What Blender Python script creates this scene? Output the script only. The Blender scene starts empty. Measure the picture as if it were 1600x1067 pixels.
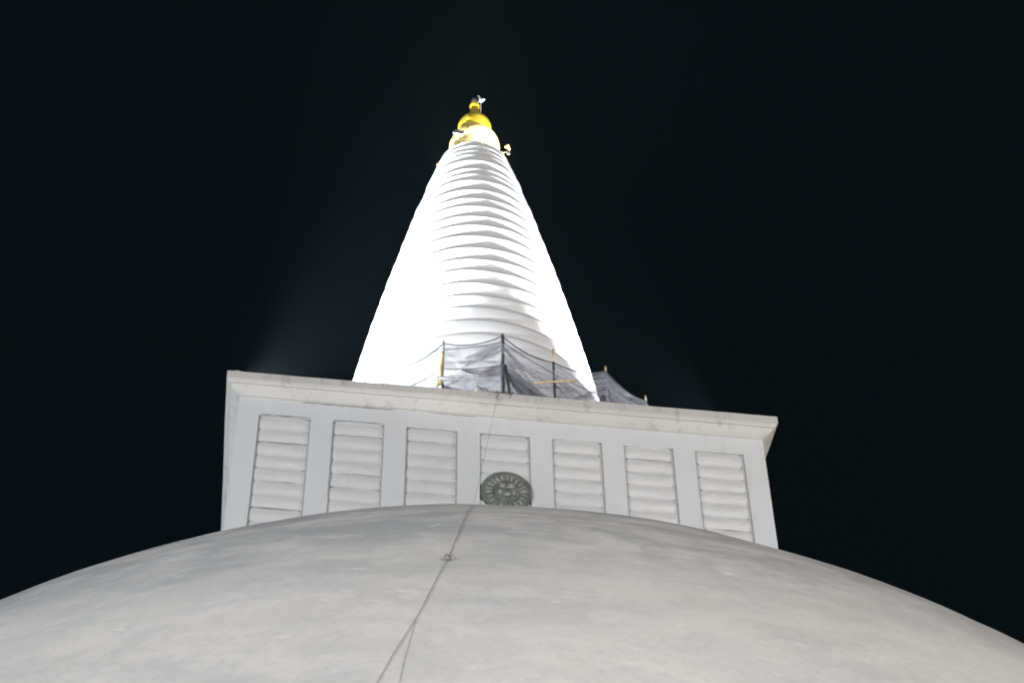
import bpy, bmesh, math, random
from mathutils import Vector, Matrix, noise
S = bpy.context.scene
C = S.collection
PI = math.pi
rad = math.radians
random.seed(7)
G = 1.65                      # eye height: every surveyed height below is above the eye

# ------------------------------------------------------------------ camera
F_PX, DIST = 2845.99, 76.656
cd = bpy.data.cameras.new('camera')
cam = bpy.data.objects.new('camera', cd); C.objects.link(cam)
cd.sensor_width = 36.0; cd.lens = F_PX / 1600 * 36; cd.clip_end = 3000; cd.clip_start = 0.5
yw, pt, rl = rad(1.67667), rad(44.35802), rad(-0.99389)
fwd = Vector((math.sin(yw)*math.cos(pt), math.cos(yw)*math.cos(pt), math.sin(pt)))
r0 = Vector((math.cos(yw), -math.sin(yw), 0)); u0 = r0.cross(fwd)
rv = r0*math.cos(rl) + u0*math.sin(rl); uv = -r0*math.sin(rl) + u0*math.cos(rl)
M = Matrix((rv, uv, -fwd)).transposed().to_4x4(); M.translation = Vector((0, -DIST, G))
cam.matrix_world = M
S.camera = cam

# ------------------------------------------------------------------ night sky, exposure
w = bpy.data.worlds.new('World'); S.world = w; w.use_nodes = True
bg = w.node_tree.nodes['Background']
bg.inputs[0].default_value = (0.0004, 0.0019, 0.0026, 1); bg.inputs[1].default_value = 1.0
S.view_settings.view_transform = 'Standard'; S.view_settings.look = 'None'
S.view_settings.exposure = 0; S.view_settings.gamma = 1
S.cycles.use_denoising = True
S.cycles.max_bounces = 6; S.cycles.transparent_max_bounces = 24
S.cycles.filter_width = 2.1
S.cycles.sample_clamp_indirect = 6

PHI = rad(6.84447)            # the square chamber is turned this much about the axis
def bx2w(x, y, z=0): return Vector((x*math.cos(PHI)-y*math.sin(PHI), x*math.sin(PHI)+y*math.cos(PHI), z))
ZT = 58.7295 + G              # roof of the square chamber

def light(name, kind, loc, target, energy, color, size=1.0, spot=None, blend=.5):
    l = bpy.data.lights.new(name, kind); l.energy = energy; l.color = color
    if kind == 'AREA': l.shape = 'DISK'; l.size = size
    elif kind in ('SPOT', 'POINT'): l.shadow_soft_size = size
    if spot: l.spot_size = rad(spot); l.spot_blend = blend
    o = bpy.data.objects.new(name, l); C.objects.link(o); o.location = loc
    d = Vector(target) - Vector(loc); o.rotation_euler = d.to_track_quat('-Z', 'Y').to_euler()
    return o
# floodlights on masts in the compound, well outside the frame
KW = 0.47
light('mast_floodlight', 'AREA', (-75, -125, 14), (0, 0, 50), 190000*KW, (0.91, 0.94, 1.0), 7)
light('mast_floodlight', 'AREA', (60, -135, 12), (0, 0, 50), 210000*KW, (1.0, 0.955, 0.905), 7)
light('mast_floodlight', 'AREA', (-72, -24, 3), (0, 0, 50), 84000*KW, (0.9, 0.93, 1.0), 8)
light('mast_floodlight', 'AREA', (74, -28, 3), (0, 0, 50), 62000*KW, (1.0, 0.95, 0.88), 8)
# floodlights on the roof of the square chamber, behind its parapet, washing the spire
SPIRE = (0, 0, 82 + G)
for (x, y, e, col) in ((-12.2, -10.5, 1.0, (.90, .95, 1)), (12.2, -9.3, .66, (.94, .94, 1)),
                       (-11.8, 9.5, .5, (1, 1, 1)), (11.8, 9.5, .5, (.98, .97, 1))):
    p = bx2w(x, y, ZT+.55)
    light('roof_floodlight', 'SPOT', bx2w(x, y-2.3, ZT+.55) if y < 0 else p, (0, 0, 72+G), (13000 if x < 0 else (2300 if y < 0 else 400))*e, col, .14, 130, 1.0)
    light('roof_floodlight', 'SPOT', p + Vector((0, 0, .25)), (0, 0, 88+G), (290000 if x < 0 else 260000)*e, col, .14, 46 if x < 0 else 37, .9)

# ------------------------------------------------------------------ helpers
def mat(name, color, rough=.8, metal=0.0, spec=.3):
    m = bpy.data.materials.new(name); m.use_nodes = True
    b = m.node_tree.nodes['Principled BSDF']
    b.inputs['Base Color'].default_value = (*color, 1); b.inputs['Roughness'].default_value = rough
    b.inputs['Metallic'].default_value = metal; b.inputs['Specular IOR Level'].default_value = spec
    return m
class N:
    """small node-graph writer"""
    def __init__(s, m): s.t = m.node_tree; s.b = s.t.nodes['Principled BSDF']
    def new(s, kind, **kw):
        n = s.t.nodes.new(kind)
        for k, v in kw.items(): setattr(n, k, v)
        return n
    def coords(s, scale=(1, 1, 1), rot=(0, 0, 0), which='Object'):
        tc = s.new('ShaderNodeTexCoord'); mp = s.new('ShaderNodeMapping')
        mp.inputs['Scale'].default_value = scale; mp.inputs['Rotation'].default_value = rot
        s.t.links.new(tc.outputs[which], mp.inputs[0]); return mp.outputs[0]
    def noise(s, vec, scale, detail=5, rough=.55, dist=0):
        n = s.new('ShaderNodeTexNoise'); n.inputs['Scale'].default_value = scale
        n.inputs['Detail'].default_value = detail; n.inputs['Roughness'].default_value = rough
        n.inputs['Distortion'].default_value = dist
        s.t.links.new(vec, n.inputs['Vector']); return n.outputs[0]
    def ramp(s, val, stops):
        r = s.new('ShaderNodeValToRGB'); e = r.color_ramp.elements
        while len(e) < len(stops): e.new(.5)
        for el, (p, c) in zip(e, stops):
            el.position = p; el.color = (c, c, c, 1) if not isinstance(c, tuple) else (*c, 1)
        s.t.links.new(val, r.inputs[0]); return r.outputs[0]
    def mix(s, f, a, b, mode='MIX'):
        n = s.new('ShaderNodeMix', data_type='RGBA', blend_type=mode)
        for v, i in ((f, 0), (a, 6), (b, 7)):
            if isinstance(v, (int, float)): n.inputs[i].default_value = v
            elif isinstance(v, tuple): n.inputs[i].default_value = (*v, 1)
            else: s.t.links.new(v, n.inputs[i])
        return n.outputs[2]
    def math(s, op, a, b=0.0, clamp=False):
        n = s.new('ShaderNodeMath', operation=op); n.use_clamp = clamp
        for v, i in ((a, 0), (b, 1)):
            if isinstance(v, (int, float)): n.inputs[i].default_value = v
            else: s.t.links.new(v, n.inputs[i])
        return n.outputs[0]
    def bump(s, h, strength, dist):
        n = s.new('ShaderNodeBump'); n.inputs['Strength'].default_value = strength
        n.inputs['Distance'].default_value = dist
        s.t.links.new(h, n.inputs['Height']); s.t.links.new(n.outputs[0], s.b.inputs['Normal'])
    def color(s, c): s.t.links.new(c, s.b.inputs['Base Color'])

def tag(o, label=None, cat=None, group=None, kind=None):
    for k, v in (('label', label), ('category', cat), ('group', group), ('kind', kind)):
        if v: o[k] = v
    return o
def empty(name, loc=(0, 0, 0), rz=0, parent=None):
    o = bpy.data.objects.new(name, None); C.objects.link(o); o.location = loc; o.rotation_euler = (0, 0, rz)
    if parent: o.parent = parent
    return o
def obj(name, bm, m, parent=None, smooth=False, loc=None, rz=0):
    me = bpy.data.meshes.new(name)
    bmesh.ops.recalc_face_normals(bm, faces=bm.faces[:])
    bm.to_mesh(me); bm.free()
    for mm in (m if isinstance(m, (list, tuple)) else [m]): me.materials.append(mm)
    if smooth:
        for p in me.polygons: p.use_smooth = True
    o = bpy.data.objects.new(name, me); C.objects.link(o)
    if parent: o.parent = parent
    if loc is not None: o.location = loc
    o.rotation_euler = (0, 0, rz)
    return o
def lathe(bm, prof, n=96, ring=False, wob=None, cx=0, cy=0):
    rows = []
    for (r, z) in prof:
        row = []
        for k in range(n):
            a = 2*PI*k/n; rr = r; zz = z
            if wob: dr, dz = wob(a, r, z); rr += dr; zz += dz
            row.append(bm.verts.new((cx+rr*math.cos(a), cy+rr*math.sin(a), zz)))
        rows.append(row)
    for i in range(len(rows)-1):
        for k in range(n):
            bm.faces.new((rows[i][k], rows[i][(k+1) % n], rows[i+1][(k+1) % n], rows[i+1][k]))
    return rows
def tube(bm, pts, rs, n=8, cap=True):
    pts = [Vector(p) for p in pts]
    if not isinstance(rs, (list, tuple)): rs = [rs]*len(pts)
    rows = []; prev = None
    for i, p in enumerate(pts):
        t = (pts[min(i+1, len(pts)-1)] - pts[max(i-1, 0)]).normalized()
        if prev is None:
            a = t.orthogonal().normalized()
        else:
            a = (prev - t*prev.dot(t)).normalized()
        prev = a; b = t.cross(a)
        rows.append([bm.verts.new(p + (a*math.cos(2*PI*k/n) + b*math.sin(2*PI*k/n))*rs[i]) for k in range(n)])
    for i in range(len(rows)-1):
        for k in range(n): bm.faces.new((rows[i][k], rows[i][(k+1) % n], rows[i+1][(k+1) % n], rows[i+1][k]))
    if cap: bm.faces.new(rows[0][::-1]); bm.faces.new(rows[-1])
def box(bm, c, s, rz=0, bev=0, mtx=None):
    r = bmesh.ops.create_cube(bm, size=1)
    vs = r['verts']
    bmesh.ops.scale(bm, vec=s, verts=vs)
    if bev:
        es = {e for v in vs for e in v.link_edges}
        q = bmesh.ops.bevel(bm, geom=list(es), offset=bev, segments=2, affect='EDGES', profile=.5)
        vs = list({v for f in q['faces'] for v in f.verts} | {v for v in vs if v.is_valid})
    m = Matrix.Translation(c) @ (mtx if mtx else Matrix.Rotation(rz, 4, 'Z'))
    bmesh.ops.transform(bm, matrix=m, verts=[v for v in vs if v.is_valid])
def fbm(p, o=4): return noise.fractal(Vector(p), 1.0, 2.0, o)

# ------------------------------------------------------------------ materials
def m_dome():
    m = mat('weathered_whitewash', (.5, .5, .5), .9, spec=.15); n = N(m)
    v = n.coords(); vs = n.coords((1, 1, 1.5))
    big = n.noise(v, .13, 6, .6); mid = n.noise(vs, .55, 8, .66); fine = n.noise(v, 4, 6, .65)
    c = n.mix(n.ramp(big, [(.38, 0.), (.60, 1.)]), (.60, .605, .61), (.74, .725, .70))
    c = n.mix(n.ramp(mid, [(.46, 0.), (.56, .5)]), c, (.80, .785, .765))
    c = n.mix(n.ramp(n.noise(vs, .27, 9, .72), [(.53, 0.), (.58, .4)]), c, (.60, .605, .61))
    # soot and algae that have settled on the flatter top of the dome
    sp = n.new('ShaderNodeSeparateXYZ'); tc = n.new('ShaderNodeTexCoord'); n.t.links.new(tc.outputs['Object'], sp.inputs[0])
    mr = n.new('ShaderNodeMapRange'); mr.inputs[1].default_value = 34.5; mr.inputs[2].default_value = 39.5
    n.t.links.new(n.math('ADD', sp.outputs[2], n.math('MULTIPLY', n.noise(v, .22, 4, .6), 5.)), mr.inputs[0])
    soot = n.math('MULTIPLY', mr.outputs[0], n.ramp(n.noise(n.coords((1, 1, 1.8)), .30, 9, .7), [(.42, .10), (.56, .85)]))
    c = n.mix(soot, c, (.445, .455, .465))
    flake = n.ramp(n.noise(n.coords((1, 1, 2.2)), 1.1, 5, .6), [(.66, 0.), (.68, .8)])
    c = n.mix(flake, c, (.82, .81, .78))
    streak = n.ramp(n.noise(n.coords((1.8, 1.8, .12)), .9, 6, .6), [(.54, 0.), (.72, .22)])
    c = n.mix(streak, c, (.52, .52, .51))
    c = n.mix(n.ramp(fine, [(.36, .22), (.5, 0.)]), c, (.50, .50, .49))
    n.color(c)
    n.bump(n.math('ADD', n.math('MULTIPLY', mid, .5), n.math('MULTIPLY', fine, .3)), .22, .06)
    return m
def m_plaster(name, base, dirt=.5, amount=.5, seedrot=0, stain=False):
    m = mat(name, base, .75, spec=.25); n = N(m)
    v = n.coords(rot=(0, 0, seedrot)); drip = n.coords((1.3, 1.3, .18), rot=(0, 0, seedrot))
    dark = tuple(x*dirt for x in base)
    c = n.mix(n.ramp(n.noise(v, .35, 6, .6, .5), [(.35, .0), (.7, .35)]), base, tuple(x*.86 for x in base))
    c = n.mix(n.ramp(n.noise(drip, 1.1, 7, .62), [(.56, 0.), (.72, amount)]), c, dark)
    c = n.mix(n.ramp(n.noise(v, 6, 5, .6), [(.62, 0.), (.72, amount*.35)]), c, dark)
    n.color(c); n.bump(n.noise(v, 3.5, 6, .6), .25, .03)
    return m
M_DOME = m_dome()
M_WALL = m_plaster('chamber_whitewash', (.62, .63, .645), .72, .34)
M_CORN = m_plaster('cornice_whitewash', (.53, .52, .50), .62, .8, .4)
M_SLAT = m_plaster('panel_whitewash', (.62, .625, .635), .75, .35, .9)
M_SPIRE = m_plaster('spire_whitewash', (.68, .68, .685), .85, .15, .2)
M_GRIME_SHADE = mat('grime_and_notch_shade', (.36, .37, .36), .95)
M_STAIN = mat('rust_stain', (.20, .15, .11), .95)

# ------------------------------------------------------------------ ground and base
m = mat('sandy_paving', (.30, .27, .22), .9); n = N(m)
n.color(n.mix(n.ramp(n.noise(n.coords(), .4, 8, .6), [(.4, 0.), (.65, 1.)]), (.22, .20, .165), (.36, .33, .27)))
bm = bmesh.new()
q = [bm.verts.new(v) for v in ((-900, -900, 0), (900, -900, 0), (900, 900, 0), (-900, 900, 0))]; bm.faces.new(q)
tag(obj('ground', bm, m), kind='structure')

stupa = empty('stupa')
tag(stupa, 'floodlit white domed stupa with square chamber and ringed conical spire', 'stupa')

# ------------------------------------------------------------------ dome
ZC = 9.4757 + G; DX = -.248
def RD(ct): return 41.232*(1+.054652*(ct-.8)+.327451*(ct-.8)**2-.01915*(ct-.8)**3)
def dome_pt(rho_dir, ct, off=0.0):
    st = math.sqrt(max(0, 1-ct*ct)); R = RD(ct)+off
    return Vector((DX + R*st*rho_dir[0], R*st*rho_dir[1], ZC + R*ct))
prof = [(50.5, 0), (50.5, 1.9), (50.1, 2.1), (48.6, 2.1), (48.6, 4.3), (48.2, 4.5), (46.7, 4.5), (46.7, 6.8), (46.3, 7.0), (44.9, 7.0)]
ct0 = .14; R0 = RD(ct0)*math.sqrt(1-ct0*ct0)
prof += [(R0*.985+.2, 7.6), (R0+.1, 11.5)]
K = 150
for i in range(K+1):
    t = i/K; th = math.acos(ct0)*(1-t); ct = math.cos(th)
    if th < .02: break
    prof.append((RD(ct)*math.sin(th), ZC + RD(ct)*ct))
prof.append((.3, ZC+RD(1)))
def dw(a, r, z):
    if z < 12: return (0, 0)
    p = Vector((math.cos(a)*r*.11, math.sin(a)*r*.11, z*.16))
    d = .10*fbm(p, 4)
    return (d*r/44, d*(z-ZC)/44)
bm = bmesh.new(); lathe(bm, prof, 420, wob=dw, cx=DX)
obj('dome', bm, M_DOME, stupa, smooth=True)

# ------------------------------------------------------------------ square chamber
HW = 12.5; WC = 13.168
ZP = 56.727 + G; ZB = 44.0 + G
PX0, PS, PW = -11.5, 3.43066, 2.3786
ROLL = .7725; DEP = .26
chamber = empty('square_chamber', (0, 0, 0), PHI, stupa)
def wall_body():
    bm = bmesh.new()
    # four walls, each with seven recesses cut as a strip grid
    for k in range(4):
        R = Matrix.Rotation(k*PI/2, 4, 'Z')
        xs = [-HW]
        for i in range(7): xs += [PX0+i*PS, PX0+i*PS+PW]
        xs.append(HW); zs = [ZB, ZP, ZT-.9]
        def P(x, y, z): return bm.verts.new(R @ Vector((x, y, z)))
        for i in range(len(xs)-1):
            hole = i % 2 == 1
            # above panels
            bm.faces.new([P(xs[i], -HW, ZP), P(xs[i+1], -HW, ZP), P(xs[i+1], -HW, ZT-.9), P(xs[i], -HW, ZT-.9)])
            if not hole:
                bm.faces.new([P(xs[i], -HW, ZB), P(xs[i+1], -HW, ZB), P(xs[i+1], -HW, ZP), P(xs[i], -HW, ZP)])
            else:
                a, b = xs[i], xs[i+1]; y2 = -HW+.5
                bm.faces.new([P(a, -HW, ZB), P(a, y2, ZB), P(a, y2, ZP), P(a, -HW, ZP)])
                bm.faces.new([P(b, -HW, ZB), P(b, -HW, ZP), P(b, y2, ZP), P(b, y2, ZB)])
                bm.faces.new([P(a, -HW, ZP), P(a, y2, ZP), P(b, y2, ZP), P(b, -HW, ZP)])
                bm.faces.new([P(a, y2, ZB), P(b, y2, ZB), P(b, y2, ZP), P(a, y2, ZP)])
    bmesh.ops.remove_doubles(bm, verts=bm.verts, dist=.001)
    return bm
bm = wall_body()
obj('wall', bm, M_WALL, chamber)

def panel_mesh(seed):
    """stack of plaster bolsters with rounded ends, sunk in the recess"""
    bm = bmesh.new(); nr = 15
    rnd = random.Random(seed)
    zt = ZP-.03
    nx, nz = 26, 12
    for j in range(nr):
        z1 = zt - j*ROLL; z0 = z1 - ROLL
        if z0 < ZB: break
        grid = []
        zj = rnd.uniform(-.006, .006); sag = rnd.uniform(-.02, .03)
        for a in range(nz+1):
            t = a/nz; row = []
            # bolster cross-section: bulging, flatter in the middle
            v = 2*t-1
            for b in range(nx+1):
                u = 2*b/nx-1
                ue = math.copysign(abs(u)**.55, u)
                x = ue*(PW/2-.012)
                ex = max(0, (abs(x)-(PW/2-.28))/.28)
                endr = math.sqrt(max(0, 1-ex**2.2))
                hz = (ROLL/2)*(1-.42*(1-endr)) if True else ROLL/2
                prof = .5+.5*math.cos(PI*abs(v)**1.25)
                y = -HW + .02 + .20*(1-endr) + .055*(1-prof)*endr + rnd.uniform(-.002, .002) + .022*fbm((x*1.3, j*3.1+v, seed*5.), 3)
                z = (z0+z1)/2 + v*hz + zj + sag*math.cos(x*1.2)
                row.append(bm.verts.new((x, y, z)))
            grid.append(row)
        for a in range(nz):
            for b in range(nx):
                bm.faces.new((grid[a][b], grid[a][b+1], grid[a+1][b+1], grid[a+1][b]))
    return bm
def grime_and_shade(xa, xb, za, zb, y, seed, m_=None):
    bm = bmesh.new()
    """ragged thin film of dirt, a few millimetres proud of the wall"""
    rnd = random.Random(seed); k = 24; top = []; bot = []
    horiz = abs(xb-xa) > abs(zb-za)
    for i in range(k+1):
        t = i/k; wd = .5+.5*noise.noise(Vector((seed*3.7, t*9, 0))) + .15*rnd.random(); wd *= 1-abs(2*t-1)**6*.6
        if horiz:
            x = xa+(xb-xa)*t; top.append(bm.verts.new((x, y, zb))); bot.append(bm.verts.new((x, y, zb-(zb-za)*wd)))
        else:
            z = za+(zb-za)*t; top.append(bm.verts.new((xa, y, z))); bot.append(bm.verts.new((xa+(xb-xa)*wd, y, z)))
    for i in range(k): bm.faces.new((top[i], top[i+1], bot[i+1], bot[i]))
    obj('grime_and_shade', bm, m_ or M_GRIME_SHADE, chamber)
first = None
for side in range(4):
    face = Matrix.Rotation(side*PI/2, 4, 'Z')
    for i in range(7):
        xc = PX0+i*PS+PW/2
        if side == 0:
            o = obj('wall_panel', panel_mesh(i+1), M_SLAT, chamber, smooth=True)
            if i == 0: first = o
        elif side in (1, 3):
            o = first.copy(); C.objects.link(o); o.parent = chamber
        else: continue
        o.location = face @ Vector((xc, 0, 0)); o.rotation_euler = (0, 0, side*PI/2)

# cornice running round the chamber
cp = [(-.02, -1.02), (.07, -1.02), (.07, -.93), (.13, -.90), (.28, -.82), (.40, -.70), (.455, -.62), (.53, -.62), (.53, -.55),
      (.60, -.50), (.60, -.44), (.668, -.428), (.668, -.012), (.64, 0), (.2, .0), (-.5, -.02), (-6, -.02)]
bm = bmesh.new(); rows = []
for (o_, z_) in cp:
    h = HW+o_; row = []
    for s in range(4):
        R = Matrix.Rotation(s*PI/2, 4, 'Z')
        for q in range(60):
            x = -h + 2*h*q/60
            wig = .012*fbm((x*.8, s*7, o_*4), 3) if o_ > .05 else 0
            zig = .014*fbm((x*.9+3, s*5, 1.3), 3) if o_ > .5 else 0
            row.append(bm.verts.new(R @ Vector((x, -h-(wig if 0 < q else 0), ZT+z_+zig))))
    rows.append(row)
for i in range(len(rows)-1):
    L = len(rows[i])
    for k in range(L): bm.faces.new((rows[i][k], rows[i][(k+1) % L], rows[i+1][(k+1) % L], rows[i+1][k]))
bm.faces.new(rows[-1])
obj('cornice', bm, M_CORN, chamber)
# joint grime under the cornice and along the panels; painted shade in the notches
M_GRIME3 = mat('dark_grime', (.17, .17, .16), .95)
grime_and_shade(-9.6, -5.2, ZT-1.09, ZT-1.022, -HW-.012, 3, M_GRIME3)
grime_and_shade(-3.6, -1.4, ZT-1.06, ZT-1.022, -HW-.012, 31, M_GRIME3)
M_DRIP = mat('drip_stain', (.33, .32, .30), .95)
rnd = random.Random(11)
for i in range(17):
    x = rnd.choice((rnd.uniform(-11.5, -2), rnd.uniform(-11.5, 12)))
    w_, l_ = rnd.uniform(.015, .05), rnd.uniform(.15, .40); bm = bmesh.new(); L_ = []; R_ = []
    for k in range(11):
        t = k/10; ww = w_*(1-t*.7)*(.6+.7*noise.noise(Vector((i*5., t*5, 0)))); xo = .03*noise.noise(Vector((i*3., t*3, 5)))
        L_.append(bm.verts.new((x+xo-ww, -WC-.024, ZT-.02-l_*t))); R_.append(bm.verts.new((x+xo+ww, -WC-.024, ZT-.02-l_*t)))
    for k in range(10): bm.faces.new((L_[k], R_[k], R_[k+1], L_[k+1]))
    obj('drip_stain', bm, M_DRIP, chamber)
grime_and_shade(PX0+.02, PX0+PW-.02, ZP-.02, ZP+.06, -HW-.006, 5, M_GRIME3)
grime_and_shade(PX0+PS+.0, PX0+PS+PW, ZP-.02, ZP+.06, -HW-.006, 8, M_GRIME3)
M_GRIME_SHADE2 = mat('soft_grime_and_shade', (.48, .49, .49), .95)
for i in range(7):  # dark strips paint the shade seen through notches at the bolster ends
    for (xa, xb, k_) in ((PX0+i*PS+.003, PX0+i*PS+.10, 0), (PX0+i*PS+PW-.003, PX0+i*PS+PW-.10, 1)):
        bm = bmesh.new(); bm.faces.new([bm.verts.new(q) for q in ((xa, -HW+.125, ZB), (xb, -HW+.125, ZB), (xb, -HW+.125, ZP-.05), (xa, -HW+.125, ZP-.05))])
        obj('grime_and_shade', bm, M_GRIME_SHADE if (i < 3 and k_ == 0) else M_GRIME_SHADE2, chamber)
grime_and_shade(PX0+PS-.03, PX0+PS+.05, ZP-4.6, ZP, -HW-.006, 9)
grime_and_shade(PX0+2*PS-.03, PX0+2*PS+.04, ZP-6, ZP, -HW-.006, 12)
grime_and_shade(PX0+5*PS-.02, PX0+5*PS+.03, ZP-5, ZP, -HW-.006, 14, M_GRIME_SHADE2)
grime_and_shade(PX0+6*PS-.02, PX0+6*PS+.03, ZP-5, ZP, -HW-.006, 15, M_GRIME_SHADE2)
grime_and_shade(PX0-.02, PX0+.035, ZP-7, ZP, -HW-.006, 17)
grime_and_shade(PX0+4*PS-.02, PX0+4*PS+.03, ZP-4, ZP, -HW-.006, 19, M_GRIME_SHADE2)

# sun medallion on the centre panel
M_MED = mat('verdigris_stone', (.12, .14, .135), .7); n = N(M_MED)
n.color(n.mix(n.ramp(n.noise(n.coords(), 2.5, 6, .6), [(.4, 0.), (.62, 1.)]), (.115, .125, .12), (.20, .21, .202)))
M_MED2 = mat('medallion_relief', (.30, .31, .29), .75); n = N(M_MED2)
n.color(n.mix(n.ramp(n.noise(n.coords(), 4, 6, .6), [(.4, 0.), (.6, 1.)]), (.22, .235, .225), (.42, .42, .38)))
med = empty('sun_medallion', (.014, -HW-.02, 53.16+G), 0, chamber)
med['label'] = 'dark round medallion with a sun face and rays'
def disc(bm, prof, n=64):
    rows = [[bm.verts.new((r*math.cos(2*PI*k/n), -d, r*math.sin(2*PI*k/n))) for k in range(n)] for r, d in prof]
    for i in range(len(rows)-1):
        for k in range(n): bm.faces.new((rows[i][k], rows[i][(k+1) % n], rows[i+1][(k+1) % n], rows[i+1][k]))
    bm.faces.new(rows[-1])
bm = bmesh.new(); disc(bm, [(1.18, -.05), (1.18, .12), (1.15, .15), (1.08, .15), (1.05, .10), (.62, .09), (.60, .14), (.3, .24), (.02, .27)])
# rays and face are relief worked into the plaque
obj('plaque', bm, M_MED, med, smooth=False)
bm = bmesh.new()
for k in range(22):
    a = 2*PI*k/22 + .07
    r1, r2, wd = .66, 1.02, .038
    d = Vector((math.cos(a), 0, math.sin(a))); t = Vector((-math.sin(a), 0, math.cos(a)))
    wav = .03*math.sin(k*2.1)
    pts = [d*r1, d*(r1+r2)/2 + t*(.035+wav), d*r2]
    tube(bm, [p+Vector((0, -.10, 0)) for p in pts], [wd, wd*1.35, wd*.6], 8)
obj('ray_relief', bm, M_MED2, med, smooth=True)
bm = bmesh.new()
def blob(bm, c, s, seg=14, ring=9):
    r = bmesh.ops.create_uvsphere(bm, u_segments=seg, v_segments=ring, radius=1)
    bmesh.ops.scale(bm, vec=s, verts=r['verts']); bmesh.ops.translate(bm, vec=c, verts=r['verts'])
blob(bm, (-.20, -.25, .20), (.16, .05, .07)); blob(bm, (.20, -.25, .20), (.16, .05, .07))
blob(bm, (-.20, -.27, .31), (.20, .04, .035)); blob(bm, (.20, -.27, .31), (.20, .04, .035))
tube(bm, [(0, -.25, .27), (0, -.34, .02), (0, -.35, -.05)], [.035, .07, .10], 10)
blob(bm, (0, -.27, -.26), (.19, .06, .05)); blob(bm, (0, -.27, -.34), (.13, .06, .04))
blob(bm, (-.3, -.2, -.1), (.12, .06, .14)); blob(bm, (.3, -.2, -.1), (.12, .06, .14))
obj('face_relief', bm, M_MED2, med, smooth=True)

# ------------------------------------------------------------------ spire
def RS(z): z -= 70+G; return 6.97907-.189056*z-.0019050*z*z
SX = -.035
zs = [59.0, 60.25, 61.5, 62.8, 64.05, 65.33, 66.55, 67.81, 69.02, 70.29, 71.51, 72.64, 73.91, 75.2, 76.41, 77.64, 78.98, 80.21, 81.27,
      82.46, 83.41, 84.55, 85.78, 86.58, 87.33, 88.47, 89.26, 89.86, 90.55, 91.2]
DZ = -.42
spire = empty('spire', (0, 0, 0), 0, stupa)
bm = bmesh.new()
pr = [(9.35, ZT-.1), (9.35, ZT+.25), (9.0, ZT+.3)]
pr = [(9.30, ZT-.1), (9.30, ZT+.18)] + [(RS(z+G)-.5, z+G) for z in [59.2+i*1.0 for i in range(33)]] + [(1.2, 92.3+G), (.05, 92.4+G)]
lathe(bm, pr, 96, cx=SX); obj('core', bm, M_SPIRE, spire, smooth=True)
BULGE, UPR = .40, 1.35
RINGP = [(0, .75), (.03, .58), (.08, .40), (.15, .24), (.24, .12), (.36, .04), (.5, 0), (.64, 0), (.76, .03), (.85, .10), (.92, .22), (.97, .42), (1, .7)]
for i in range(len(zs)-1):
    z0, z1 = zs[i]+DZ+G, zs[i+1]+DZ+G
    if i == 0: z0 = ZT+.1
    h = z1-z0; D = BULGE*min(1, h/1.2)**.5
    bm = bmesh.new(); pr = [(RS(z0)-.55, z0+.01)]
    for u, off in RINGP:
        z = z0+h*u
        r = RS(z)*(1-UPR) + RS((z0+z1)/2)*UPR - .01 - D*off
        if i >= len(zs)-4:
            r -= .10*((z-(zs[-4]+G))/2)**2
        pr.append((r, z))
    pr.append((RS(z1)-.6, z1-.01))
    def wb(a, r, z, i=i):
        d = .022*fbm((math.cos(a)*1.6, math.sin(a)*1.6, i*3.7), 3)
        return (d, .03*noise.noise(Vector((math.cos(a)*1.2, math.sin(a)*1.2, i*2.3+9))))
    lathe(bm, pr, 160, wob=wb, cx=SX)
    obj('ring', bm, M_SPIRE, spire, smooth=True)

# ------------------------------------------------------------------ pinnacle
M_GOLD = mat('gilding', (.95, .66, .16), .34, .62, .5); n = N(M_GOLD)
n.color(n.mix(n.ramp(n.noise(n.coords(), 3, 5, .6), [(.35, 0.), (.65, 1.)]), (.95, .68, .04), (1.0, .80, .10)))
M_GOLD2 = mat('rough_gilding', (1.0, .80, .36), .55, .35, .5)
pin = empty('pinnacle', (0, 0, 0), 0, stupa)
def sph(r, zc, a0, a1, n=24, sq=1): return [(r*math.cos(rad(a0+(a1-a0)*i/n)), zc+sq*r*math.sin(rad(a0+(a1-a0)*i/n))) for i in range(n+1)]
bm = bmesh.new(); lathe(bm, [(1.5, 90.9+G), (1.66, 91.3+G), (1.66, 91.45+G)] + sph(1.64, 92.7+G, -40, 62), 72); obj('lower_bulb', bm, M_GOLD2, pin, smooth=True)
bm = bmesh.new(); lathe(bm, [(.3, 93.75+G)]+sph(1.1, 94.75+G, -72, 68), 72); obj('upper_bulb', bm, M_GOLD, pin, smooth=True)
bm = bmesh.new(); lathe(bm, [(.52, 95.7+G), (.34, 95.95+G), (.29, 96.3+G), (.27, 96.85+G)], 40); obj('neck', bm, M_GOLD, pin, smooth=True)
bm = bmesh.new(); lathe(bm, sph(.33, 97.1+G, -60, 90, 16), 40); obj('ball', bm, M_GOLD, pin, smooth=True)
M_CRYS = mat('crystal', (.5, .48, .5), .1, 0, .8); M_CRYS.node_tree.nodes['Principled BSDF'].inputs['Transmission Weight'].default_value = .8
bm = bmesh.new(); lathe(bm, [(.12, 97.4+G), (.2, 97.6+G), (.14, 97.85+G), (.01, 98.05+G)], 6); obj('crystal', bm, M_CRYS, pin)
M_STEEL = mat('white_metal', (.75, .77, .78), .4, .3)
bm = bmesh.new()
tube(bm, [(.41, .05, 95.5+G), (.41, .05, 97.8+G)], .022, 6)
tube(bm, [(.41, .05, 97.7+G), (.36, .04, 97.95+G), (.24, .02, 98.28+G)], [.09, .10, .03], 6)
tube(bm, [(.41, .05, 97.7+G), (.55, .06, 97.88+G), (.68, .07, 97.98+G)], [.08, .09, .04], 6)
o = obj('lightning_rod', bm, M_STEEL, pin); o['label'] = 'thin rod with a white forked tip'

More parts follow.
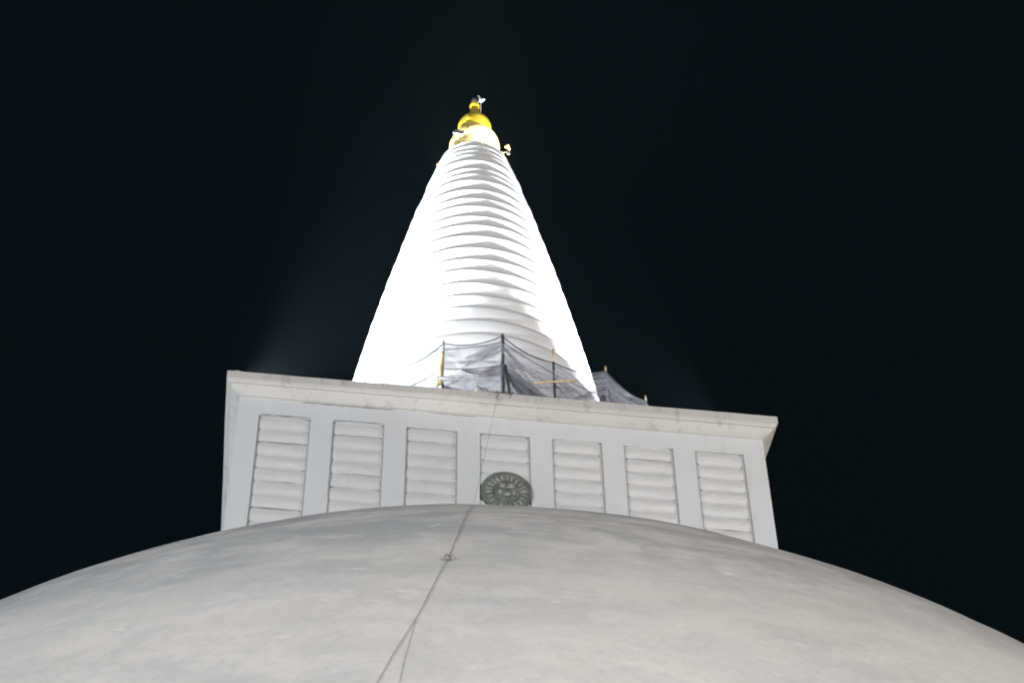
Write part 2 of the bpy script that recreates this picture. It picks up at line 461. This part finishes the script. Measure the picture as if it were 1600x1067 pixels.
# lamps clamped round the top of the spire; added bodiless spots light the pinnacle
M_LAMP = mat('lamp_housing', (.22, .22, .24), .6, .0)
M_GLOW = bpy.data.materials.new('lamp_glass'); M_GLOW.use_nodes = True
_b = M_GLOW.node_tree.nodes['Principled BSDF']; _b.inputs['Emission Color'].default_value = (1, .62, .28, 1); _b.inputs['Emission Strength'].default_value = 1.1
_b.inputs['Base Color'].default_value = (.9, .6, .3, 1)
M_BR = mat('galvanised_bracket', (.10, .11, .06), .6, .2)
fl = empty('floodlight', (-1.02, -1.95, 91.92+G), 0)
tag(fl, 'small grey box floodlight in front of the golden bulb at the spire top', 'floodlight')
bm = bmesh.new(); box(bm, (0, 0, 0), (.64, .16, .46), bev=.03, mtx=Matrix.Rotation(rad(14), 4, 'Y') @ Matrix.Rotation(rad(-15), 4, 'X')); obj('housing', bm, M_LAMP, fl)
bm = bmesh.new(); tube(bm, [(0, .1, -.15), (.05, .55, -.55)], .035, 8); obj('bracket', bm, M_BR, fl, smooth=True)
fr = empty('lamp_cluster', (2.22, -.1, 92.62+G), 0)
tag(fr, 'lit amber lamps on a bracket at the right edge of the spire top', 'lamp')
bm = bmesh.new(); tube(bm, [(-.62, .1, -.55), (-.3, .02, -.42), (-.05, 0, -.35), (0, 0, .2)], .045, 8); tube(bm, [(-.62, .1, -.25), (-.3, .02, -.42)], .04, 8); obj('bracket', bm, M_BR, fr, smooth=True)
bm = bmesh.new(); blob(bm, (0, 0, -.42), (.15, .15, .2), 12, 8); obj('ballast', bm, mat('dark_housing', (.05, .045, .055), .5), fr, smooth=True)
for (x, z, s_) in ((.04, -.10, .10), (-.15, .04, .09), (-.02, .16, .10)):
    bm = bmesh.new(); blob(bm, (0, 0, 0), (s_*.85, s_*.85, s_), 14, 10); b_ = obj('bulb', bm, M_GLOW, fr, smooth=True, loc=(x, -.05, z))
fl2 = empty('amber_lamp', (-2.36, -.2, 90.75+G), 0)
tag(fl2, 'tiny amber lamp clamped to the left edge of the spire top', 'lamp')
M_GL2 = bpy.data.materials.new('amber_glass'); M_GL2.use_nodes = True
_b = M_GL2.node_tree.nodes['Principled BSDF']; _b.inputs['Emission Color'].default_value = (.9, .45, .18, 1); _b.inputs['Emission Strength'].default_value = .5; _b.inputs['Base Color'].default_value = (.5, .28, .14, 1)
bm = bmesh.new(); blob(bm, (0, 0, 0), (.10, .10, .16), 12, 8); obj('bulb', bm, M_GL2, fl2, smooth=True)
bm = bmesh.new(); tube(bm, [(.02, .02, -.08), (.32, .05, -.25)], .03, 6); obj('bracket', bm, M_BR, fl2)
light('added_pinnacle_spot', 'SPOT', (2.0, -2.3, 91.3+G), (.3, -.3, 93.1+G), 2100, (1, .93, .82), .12, 74, .4)  # added bodiless spot that brightens the lower bulb
light('added_pinnacle_spot', 'SPOT', (-2.6, 1.7, 91.5+G), (0, 0, 94.6+G), 10000, (1, .93, .82), .15, 120, .5)  # added unseen spots behind, for a bright rim on the bulbs
light('added_pinnacle_spot', 'SPOT', (2.5, 2.0, 91.5+G), (0, 0, 94.6+G), 10000, (1, .93, .82), .15, 120, .5)

# ------------------------------------------------------------------ poles, net and cable on the roof
M_BAM = mat('bamboo', (.72, .58, .34), .6); n = N(M_BAM)
n.color(n.mix(n.ramp(n.noise(n.coords((3, 3, 1)), 2, 5, .6), [(.4, 0.), (.6, 1.)]), (.62, .48, .26), (.80, .68, .44)))
M_DPOLE = mat('dark_pole', (.05, .065, .065), .7)
M_GPOLE = mat('grey_pole', (.30, .31, .33), .7)
def crooked(base, top, r0_, r1_, seed, k=9, wob=.05):
    rnd = random.Random(seed); base = Vector(base); top = Vector(top); pts = []; rs = []
    for i in range(k):
        t = i/(k-1); p = base.lerp(top, t)
        p += Vector((wob*noise.noise(Vector((seed, t*3, 0))), wob*noise.noise(Vector((seed, 0, t*3))), 0))
        pts.append(p); rs.append((r0_+(r1_-r0_)*t)*(1.12 if i % 2 else 1))
    return pts, rs
POLES = []
def pole(name, xy, H, m, label, r=.06, lean=(0, 0), seed=1, cat='pole', tipmat=None, tip=.35):
    t = empty(name, (xy[0], xy[1], ZT), 0); tag(t, label, cat, None)
    pts, rs = crooked((lean[0], lean[1], 0), (0, 0, H), r*1.1, r*.85, seed)
    bm = bmesh.new(); tube(bm, pts, rs, 10); obj('shaft', bm, m, t, smooth=True)
    if tipmat:
        bm = bmesh.new(); tube(bm, [(0, 0, H-.02), (0, 0, H+tip)], [r*.95, r*.9], 10); obj('tip', bm, tipmat, t, smooth=True)
    POLES.append((t, H)); return t
PA, PB, PC, PD, PE = (-1.52, -11.52), (1.43, -11.74), (3.98, -10.94), (6.69, -9.65), (8.79, -8.17)
a_ = pole('bamboo_pole', PA, 5.0, M_GPOLE, 'slim pole with a pale bamboo splint, left of the tallest pole', .055, seed=2)
bm = bmesh.new(); pts, rs = crooked((-.16, -.1, 1.95), (-.05, -.12, 4.1), .10, .085, 5); tube(bm, pts, rs, 10); obj('bamboo_splint', bm, M_BAM, a_, smooth=True)
bm = bmesh.new(); tube(bm, crooked((-.52, -.2, 0), (-.2, -.13, 2.4), .075, .07, 6)[0], .07, 8); obj('splayed_leg', bm, M_BAM, a_, smooth=True)
bm = bmesh.new(); tube(bm, crooked((.28, -.1, 0), (.0, -.06, 2.0), .06, .05, 8)[0], .055, 8); obj('splayed_leg', bm, M_DPOLE, a_, smooth=True)
b_ = pole('scaffold_pole', PB, 5.25, M_DPOLE, 'tallest dark pole holding up the peak of the netting', .085, seed=3)
bm = bmesh.new(); tube(bm, crooked((.42, -.05, 0), (.12, -.03, 3.1), .08, .07, 9)[0], .075, 8); obj('brace', bm, M_DPOLE, b_, smooth=True)
pole('scaffold_pole', PC, 4.15, M_DPOLE, 'dark pole with a thin pale tip above the net, right of the tallest pole', .06, seed=4, tipmat=M_BAM, tip=.85)
pole('scaffold_pole', PD, 4.75, M_GPOLE, 'grey pole with a bright yellow tip where the net turns down', .05, seed=5, tipmat=M_BAM, tip=.32)
pole('scaffold_pole', PE, 4.05, M_GPOLE, 'rightmost pole, only its yellow tip above the cornice', .05, seed=6, tipmat=M_BAM, tip=.35)
PL1, PL0 = (-3.68, -10.40), (-5.24, -11.73)
pole('scaffold_pole', PL0, 2.5, M_GPOLE, 'thin rod on the roof in front of the lower left of the spire', .02, seed=7)
bt = empty('bamboo_bar', bx2w(2.64, -11.95, 60.92+G), PHI)
tag(bt, 'loose pale bamboo bar lying slanted against the net beside the pole', 'bar')
bm = bmesh.new(); pts, rs = crooked((-1.08, -.02, -.2), (1.08, 0, .22), .06, .05, 12); tube(bm, pts, rs, 8); obj('bamboo_stem', bm, M_BAM, bt, smooth=True)

def m_net(name, dens, col):
    m = bpy.data.materials.new(name); m.use_nodes = True; t = m.node_tree; t.nodes.clear()
    out = t.nodes.new('ShaderNodeOutputMaterial'); mx = t.nodes.new('ShaderNodeMixShader')
    tr = t.nodes.new('ShaderNodeBsdfTransparent'); df = t.nodes.new('ShaderNodeBsdfDiffuse'); tl = t.nodes.new('ShaderNodeBsdfTranslucent')
    ad = t.nodes.new('ShaderNodeMixShader'); ad.inputs[0].default_value = .35
    df.inputs[0].default_value = (*col, 1); tl.inputs[0].default_value = (*col, 1)
    t.links.new(df.outputs[0], ad.inputs[1]); t.links.new(tl.outputs[0], ad.inputs[2])
    tc = t.nodes.new('ShaderNodeUVMap'); mp = t.nodes.new('ShaderNodeMapping'); mp.inputs['Scale'].default_value = (4.5, 20, 1); mp.inputs['Rotation'].default_value = (0, 0, rad(-9))
    ns = t.nodes.new('ShaderNodeTexNoise'); ns.inputs['Scale'].default_value = 1; ns.inputs['Detail'].default_value = 6; ns.inputs['Roughness'].default_value = .6; ns.inputs['Distortion'].default_value = .8
    t.links.new(tc.outputs[0], mp.inputs[0]); t.links.new(mp.outputs[0], ns.inputs['Vector'])
    rp = t.nodes.new('ShaderNodeMapRange'); rp.inputs[1].default_value = .40; rp.inputs[2].default_value = .62
    rp.inputs[3].default_value = dens[0]; rp.inputs[4].default_value = dens[1]
    mp2 = t.nodes.new('ShaderNodeMapping'); mp2.inputs['Scale'].default_value = (7, 16, 1); mp2.inputs['Rotation'].default_value = (0, 0, rad(28)); n2 = t.nodes.new('ShaderNodeTexNoise'); n2.inputs['Scale'].default_value = 1; n2.inputs['Detail'].default_value = 5; n2.inputs['Distortion'].default_value = 1.2
    t.links.new(tc.outputs[0], mp2.inputs[0]); t.links.new(mp2.outputs[0], n2.inputs['Vector'])
    mm = t.nodes.new('ShaderNodeMix'); mm.inputs[0].default_value = .45; t.links.new(ns.outputs[0], mm.inputs[2]); t.links.new(n2.outputs[0], mm.inputs[3])
    t.links.new(mm.outputs[0], rp.inputs[0]); t.links.new(rp.outputs[0], mx.inputs[0])
    t.links.new(tr.outputs[0], mx.inputs[1]); t.links.new(ad.outputs[0], mx.inputs[2]); t.links.new(mx.outputs[0], out.inputs[0])
    return m
M_NET = m_net('shade_net', (.28, .72), (.54, .54, .61))
M_NET2 = m_net('doubled_net', (.62, .92), (.22, .225, .255))
M_ROPE = mat('dark_rope', (.05, .055, .06), .9)
def strip(bm, top, bot, nu, nv, fold=.10, seed=0, sag=0.0, uvs=None):
    """cloth between two poly-lines of equal length (lists of Vectors); small folds, real displacement"""
    uvl = bm.loops.layers.uv.verify()
    segs = len(top)-1; rows = []; U = []
    for s_ in range(segs):
        for i in range(nu + (1 if s_ == segs-1 else 0)):
            t = i/nu; a = top[s_].lerp(top[s_+1], t); b = bot[s_].lerp(bot[s_+1], t)
            a = a - Vector((0, 0, sag*4*t*(1-t)))
            row = []
            for j in range(nv+1):
                v = j/nv; p = a.lerp(b, v); rd = Vector((p.x, p.y, 0)).normalized()
                f = fold*fbm((s_*2.1+t*2.1+seed, v*4.5+t*1.2, seed*1.7), 4)*min(1, 4*v+.1) + .22*math.sin(PI*v)*math.sin(PI*t)
                row.append(bm.verts.new(p - rd*f + Vector((0, 0, .05*fbm((t*3+seed, v*3, 9), 3)*v))))
            rows.append(row); U.append((s_+t))
    for i in range(len(rows)-1):
        for j in range(nv):
            f = bm.faces.new((rows[i][j], rows[i+1][j], rows[i+1][j+1], rows[i][j+1]))
            for lp, (uu, vv) in zip(f.loops, ((U[i], j/nv), (U[i+1], j/nv), (U[i+1], (j+1)/nv), (U[i], (j+1)/nv))): lp[uvl].uv = (uu*.35, vv)
net = empty('safety_net', (0, 0, 0), 0)
tag(net, 'sagging dark shade net strung on poles round the foot of the spire', 'net')
def V(p, h): return Vector((p[0], p[1], ZT+h))
PL2, PF = (-6.9, -9.4), (10.6, -5.6)
tops = [V(PL2, 3.0), V(PL1, 4.35), V(PA, 4.85), V(PB, 5.15), V(PC, 4.1), V(PD, 4.75), V(PE, 4.05), V(PF, 3.3)]
bots = [V(PL2, .05), V(PL1, .05), V(PA, .05), V(PB, .05), V(PC, .05), V(PD, .05), (V(PE, .05)), V(PF, .05)]
# gentle extra points so the top edge sags between poles
bm = bmesh.new(); strip(bm, tops, bots, 30, 34, .42, 3, sag=.34); o = obj('upper_net', bm, M_NET, net, smooth=True)
def rope(name, pts, sag, r=.022, parent=None, m=None, label=None):
    q = []
    for i in range(len(pts)-1):
        for k in range(12):
            t = k/12; q.append(pts[i].lerp(pts[i+1], t)-Vector((0, 0, sag*4*t*(1-t))))
    q.append(pts[-1]); bm = bmesh.new(); tube(bm, q, r, 6); o = obj(name, bm, m or M_ROPE, parent, smooth=True)
    return o
rope('top_rope', tops, .34, .028, net)
rope('middle_rope', [V(PL1, 2.7), V(PA, 3.1), V(PB, 3.15)], .12, .02, net)
rope('middle_rope', [V(PA, 4.4), V(PB, 4.75), V(PC, 3.35), V(PD, 2.9)], .1, .018, net)
rope('lower_rope', [V(PB, 2.9), V(PC, 1.35), V(PD, 1.25)], .25, .03, net)
# doubled hem hanging from the tallest pole
t2 = [V((-.6, -11.75), 2.9), V((.5, -11.8), 2.75), V((1.43, -11.85), 3.15), V((2.3, -11.6), 2.55), V((3.2, -11.4), 1.75), V((4.2, -11.1), 1.0)]
b2 = [V((-.6, -11.75), 2.8), V((.5, -11.8), 2.45), V((1.43, -11.85), 2.35), V((2.3, -11.6), 1.85), V((3.2, -11.4), .9), V((4.2, -11.1), .2)]
bm = bmesh.new(); strip(bm, t2, b2, 10, 8, .08, 8); obj('doubled_hem', bm, M_NET2, net, smooth=True)
t3 = [V((1.6, -11.9), 2.6), V((2.4, -11.8), 1.8), V((3.3, -11.6), .9)]
b3 = [V((2.2, -11.9), 1.3), V((2.9, -11.8), .9), V((3.7, -11.6), .3)]
bm = bmesh.new(); strip(bm, t3, b3, 10, 8, .08, 5); obj('loose_corner', bm, M_NET2, net, smooth=True)

# heap of debris on the cornice edge with its stain
hp = empty('debris_heap', bx2w(-.12, -12.72, ZT), PHI)
tag(hp, 'dark heap of twigs and rags on the cornice edge, below the tallest pole', 'debris')
bm = bmesh.new(); rnd = random.Random(4)
for i in range(26):
    x = rnd.uniform(-.55, .45); y = rnd.uniform(-.42, .1); p = Vector((x, y, .04)); d = Vector((rnd.uniform(-1, 1), rnd.uniform(-.6, .2), rnd.uniform(-.2, .5))).normalized()*rnd.uniform(.15, .4)
    tube(bm, [p, p+d*.5+Vector((0, 0, .05)), p+d], [.025, .02, .01], 5)
obj('twigs', bm, mat('dead_twigs', (.10, .075, .06), .95), hp)
bm = bmesh.new(); r = bmesh.ops.create_icosphere(bm, subdivisions=3, radius=1)
for v in bm.verts: v.co *= 1+.35*fbm(v.co*1.6, 3); v.co.x *= .45; v.co.y *= .22; v.co.z *= .13
obj('rag', bm, mat('dark_rag', (.06, .05, .05), .95), hp, smooth=True)
for (x, w_, l_, zz, sd) in ((-.42, .05, .42, 0, 1), (.02, .035, .22, 0, 2), (.22, .07, .30, 0, 3)):
    bm = bmesh.new(); k = 12; L_ = []; R_ = []
    for i in range(k+1):
        t = i/k; ww = w_*(1-t*.8)*(.7+.6*noise.noise(Vector((sd*5, t*5, 0)))); xo = .05*noise.noise(Vector((sd*3, t*3, 5)))-.12*t
        L_.append(bm.verts.new((x+xo-ww, -WC-.026, ZT-.03-l_*t))); R_.append(bm.verts.new((x+xo+ww, -WC-.026, ZT-.03-l_*t)))
    for i in range(k): bm.faces.new((L_[i], R_[i], R_[i+1], L_[i+1]))
    obj('rust_stain', bm, M_STAIN, chamber)
for (x, s_) in ((-12.75, .13), (12.35, .10)):
    bm = bmesh.new(); bmesh.ops.create_icosphere(bm, subdivisions=2, radius=1)
    for v in bm.verts: v.co *= 1+.3*fbm(v.co*1.3+Vector((x, 0, 0)), 2); v.co.x *= s_*1.9; v.co.y *= s_; v.co.z *= s_*1.3
    tag(obj('stone', bm, M_CORN, None, smooth=True, loc=bx2w(x, -12.95, ZT+.05)), 'small pale lump on the roof edge at the %s corner' % ('left' if x < 0 else 'right'), 'stone')

# cable from the roof edge down over the dome
M_CAB = mat('grey_cable', (.27, .26, .25), .8)
CT = [((0.01, -27.17), 40.39), ((-.10, -28.74), 38.91), ((-.35, -31.83), 35.68), ((-.56, -33.52), 33.73), ((-.74, -34.73), 32.25), ((-1.04, -36.36), 30.13),
      ((-1.39, -37.94), 27.97), ((-1.80, -39.21), 26.13), ((-2.23, -40.49), 24.17), ((-2.58, -41.37), 22.76), ((-2.95, -42.2), 21.2)]
def on_dome(x, y, z, off):
    p = Vector((x-DX, y, z+G-ZC)); n_ = p.normalized(); a = math.atan2(p.y, p.x)
    r_ = RD(n_.z)
    q = Vector((math.cos(a)*math.hypot(p.x, p.y)*.11, math.sin(a)*math.hypot(p.x, p.y)*.11, (z+G)*.16))
    return Vector((DX, 0, ZC)) + n_*(r_+.10*fbm(q, 4)+off)
def smooth_path(P, k=6):
    out = []
    for i in range(len(P)-1):
        a, b, c, d = P[max(i-1, 0)], P[i], P[i+1], P[min(i+2, len(P)-1)]
        for s_ in range(k):
            t = s_/k; out.append(.5*((2*b)+(c-a)*t+(2*a-5*b+4*c-d)*t*t+(3*b-a-3*c+d)*t**3))
    out.append(P[-1]); return out
topc = bx2w(-.46, -13.24, 58.35+G)
cable = empty('cable', topc, 0); tag(cable, 'thick dark cable hanging from the cornice edge and running down the dome', 'cable')
P = [bx2w(-.35, -12.6, ZT+.05), bx2w(-.44, -13.21, ZT+.03), topc] + [on_dome(x, y, z, .05) for ((x, y), z) in CT[:1]]
bm = bmesh.new(); tube(bm, [p-topc for p in P], .009, 6); obj('hanging_wire', bm, mat('thin_wire', (.30, .29, .28), .8), cable, smooth=True)
bm = bmesh.new(); tube(bm, [p-topc for p in [on_dome(*q, .03) for q in smooth_path([Vector((x, y, z)) for ((x, y), z) in CT], 8)]], .0085, 6); obj('dome_cable', bm, M_CAB, cable, smooth=True)
bm = bmesh.new(); kc = on_dome(-.74, -34.73, 32.25, .12)-topc
for k in range(3):
    rr = .08+.014*k; ring_ = [kc + Vector((rr*math.cos(a)+.01*k, .05*math.sin(a*2+k), rr*.9*math.sin(a)-.03*k)) for a in [2*PI*i/18 for i in range(19)]]
    tube(bm, ring_, .012, 6)
tube(bm, [kc+Vector((.05, 0, 0)), kc+Vector((.16, -.05, .02)), kc+Vector((.24, -.03, -.08))], .014, 6)
obj('knot', bm, M_CAB, cable, smooth=True)
C2 = [(-1.46, -38.17, 27.64), (-1.57, -39.15, 26.23), (-1.65, -39.85, 25.18), (-1.71, -40.53, 24.14), (-1.79, -41.35, 22.86)]
bm = bmesh.new(); tube(bm, [on_dome(*q, .02) for q in smooth_path([Vector(c) for c in C2], 8)], .0055, 6)
tag(obj('cord', bm, mat('pale_cord', (.42, .41, .40), .8), None, smooth=True), 'thin pale cord branching off the cable at the bottom of the dome', 'cord')

# humid night air
M_HAZE = bpy.data.materials.new('night_air'); M_HAZE.use_nodes = True
t = M_HAZE.node_tree; t.nodes.clear()
o_ = t.nodes.new('ShaderNodeOutputMaterial'); v_ = t.nodes.new('ShaderNodeVolumePrincipled')
v_.inputs['Color'].default_value = (.72, .90, 1, 1); v_.inputs['Density'].default_value = .00007; v_.inputs['Anisotropy'].default_value = .2
t.links.new(v_.outputs[0], o_.inputs['Volume'])
bm = bmesh.new(); box(bm, (0, 0, 59), (600, 600, 120))
hz = tag(obj('haze', bm, M_HAZE), kind='stuff')

def crumple(name, label, cat, c, s_, m_, seed, sub=4):
    bm = bmesh.new(); bmesh.ops.create_icosphere(bm, subdivisions=sub, radius=1)
    for v in bm.verts:
        k = 1+.45*fbm(v.co*1.4+Vector((seed, 0, 0)), 4)+.12*abs(noise.noise(v.co*5+Vector((0, seed, 0))))
        v.co *= k; v.co = Vector((v.co.x*s_[0], v.co.y*s_[1], max(v.co.z, -.3)*s_[2]))
    o = obj(name, bm, m_, None, smooth=True, loc=bx2w(c[0], c[1], ZT+c[2]), rz=PHI); tag(o, label, cat); return o
M_TARP = mat('pale_tarpaulin', (.55, .53, .52), .6); M_BRN = mat('brown_sacking', (.24, .20, .18), .9); M_WHT = mat('net_hole_patch', (.78, .78, .80), .6)
crumple('tarpaulin', 'crumpled pale tarpaulin heaped behind the net, left of the tallest pole', 'tarpaulin', (-.9, -11.2, .35), (.85, .4, 1.5), M_TARP, 3)
crumple('sack', 'brown sacking slumped against the pale tarpaulin behind the net', 'sack', (-1.7, -11.4, .3), (.75, .35, .95), M_BRN, 8)
crumple('net_hole_patch', 'bright hole in the net built as an added small white sheet caught on the pole with the bamboo splint', 'patch', (-2.75, -11.45, 2.2), (.5, .10, .13), M_WHT, 5, 3)  # added white patch standing for the bright hole in the net

M_CREASE = m_net('bunched_net', (.50, .80), (.22, .225, .25))
rnd = random.Random(21)
for (a_, ah, b_, bh, k_) in ((PB, 4.6, PA, 3.6, 4), (PB, 4.3, PC, 2.6, 5), (PB, 2.6, PC, .6, 4), (PC, 3.2, PD, 2.2, 3), (PD, 3.6, PC, 1.9, 3), (PD, 2.1, PE, 2.6, 2), (PA, 2.4, PB, 1.2, 3)):
    for q in range(k_):
        A_ = V(a_, ah+rnd.uniform(-.5, .5)); B_ = V(b_, bh+rnd.uniform(-.9, .6)); t1 = rnd.uniform(.35, .95); n_ = 14
        pts = []
        for i in range(n_+1):
            t = i/n_*t1; p = A_.lerp(B_, t); p.z -= rnd.uniform(.25, .3)*4*t*(1-t)*.8; out_ = Vector((p.x, p.y, 0)).normalized()
            pts.append(p + out_*(-.10-.3*math.sin(PI*t)*.6) + Vector((0, 0, .05*noise.noise(Vector((q*3.1, t*6, ah))))))
        bm = bmesh.new(); uvl = bm.loops.layers.uv.verify(); L_ = []; R_ = []
        for i, p in enumerate(pts):
            w_ = .02+.10*math.sin(PI*i/n_)**.7*rnd.uniform(.8, 1.2); o2 = Vector((p.x, p.y, 0)).normalized()*.05
            L_.append(bm.verts.new(p+Vector((0, 0, w_))+o2)); R_.append(bm.verts.new(p-Vector((0, 0, w_))-o2))
        for i in range(n_): bm.faces.new((L_[i], L_[i+1], R_[i+1], R_[i]))
        obj('crease', bm, M_CREASE, net, smooth=True)
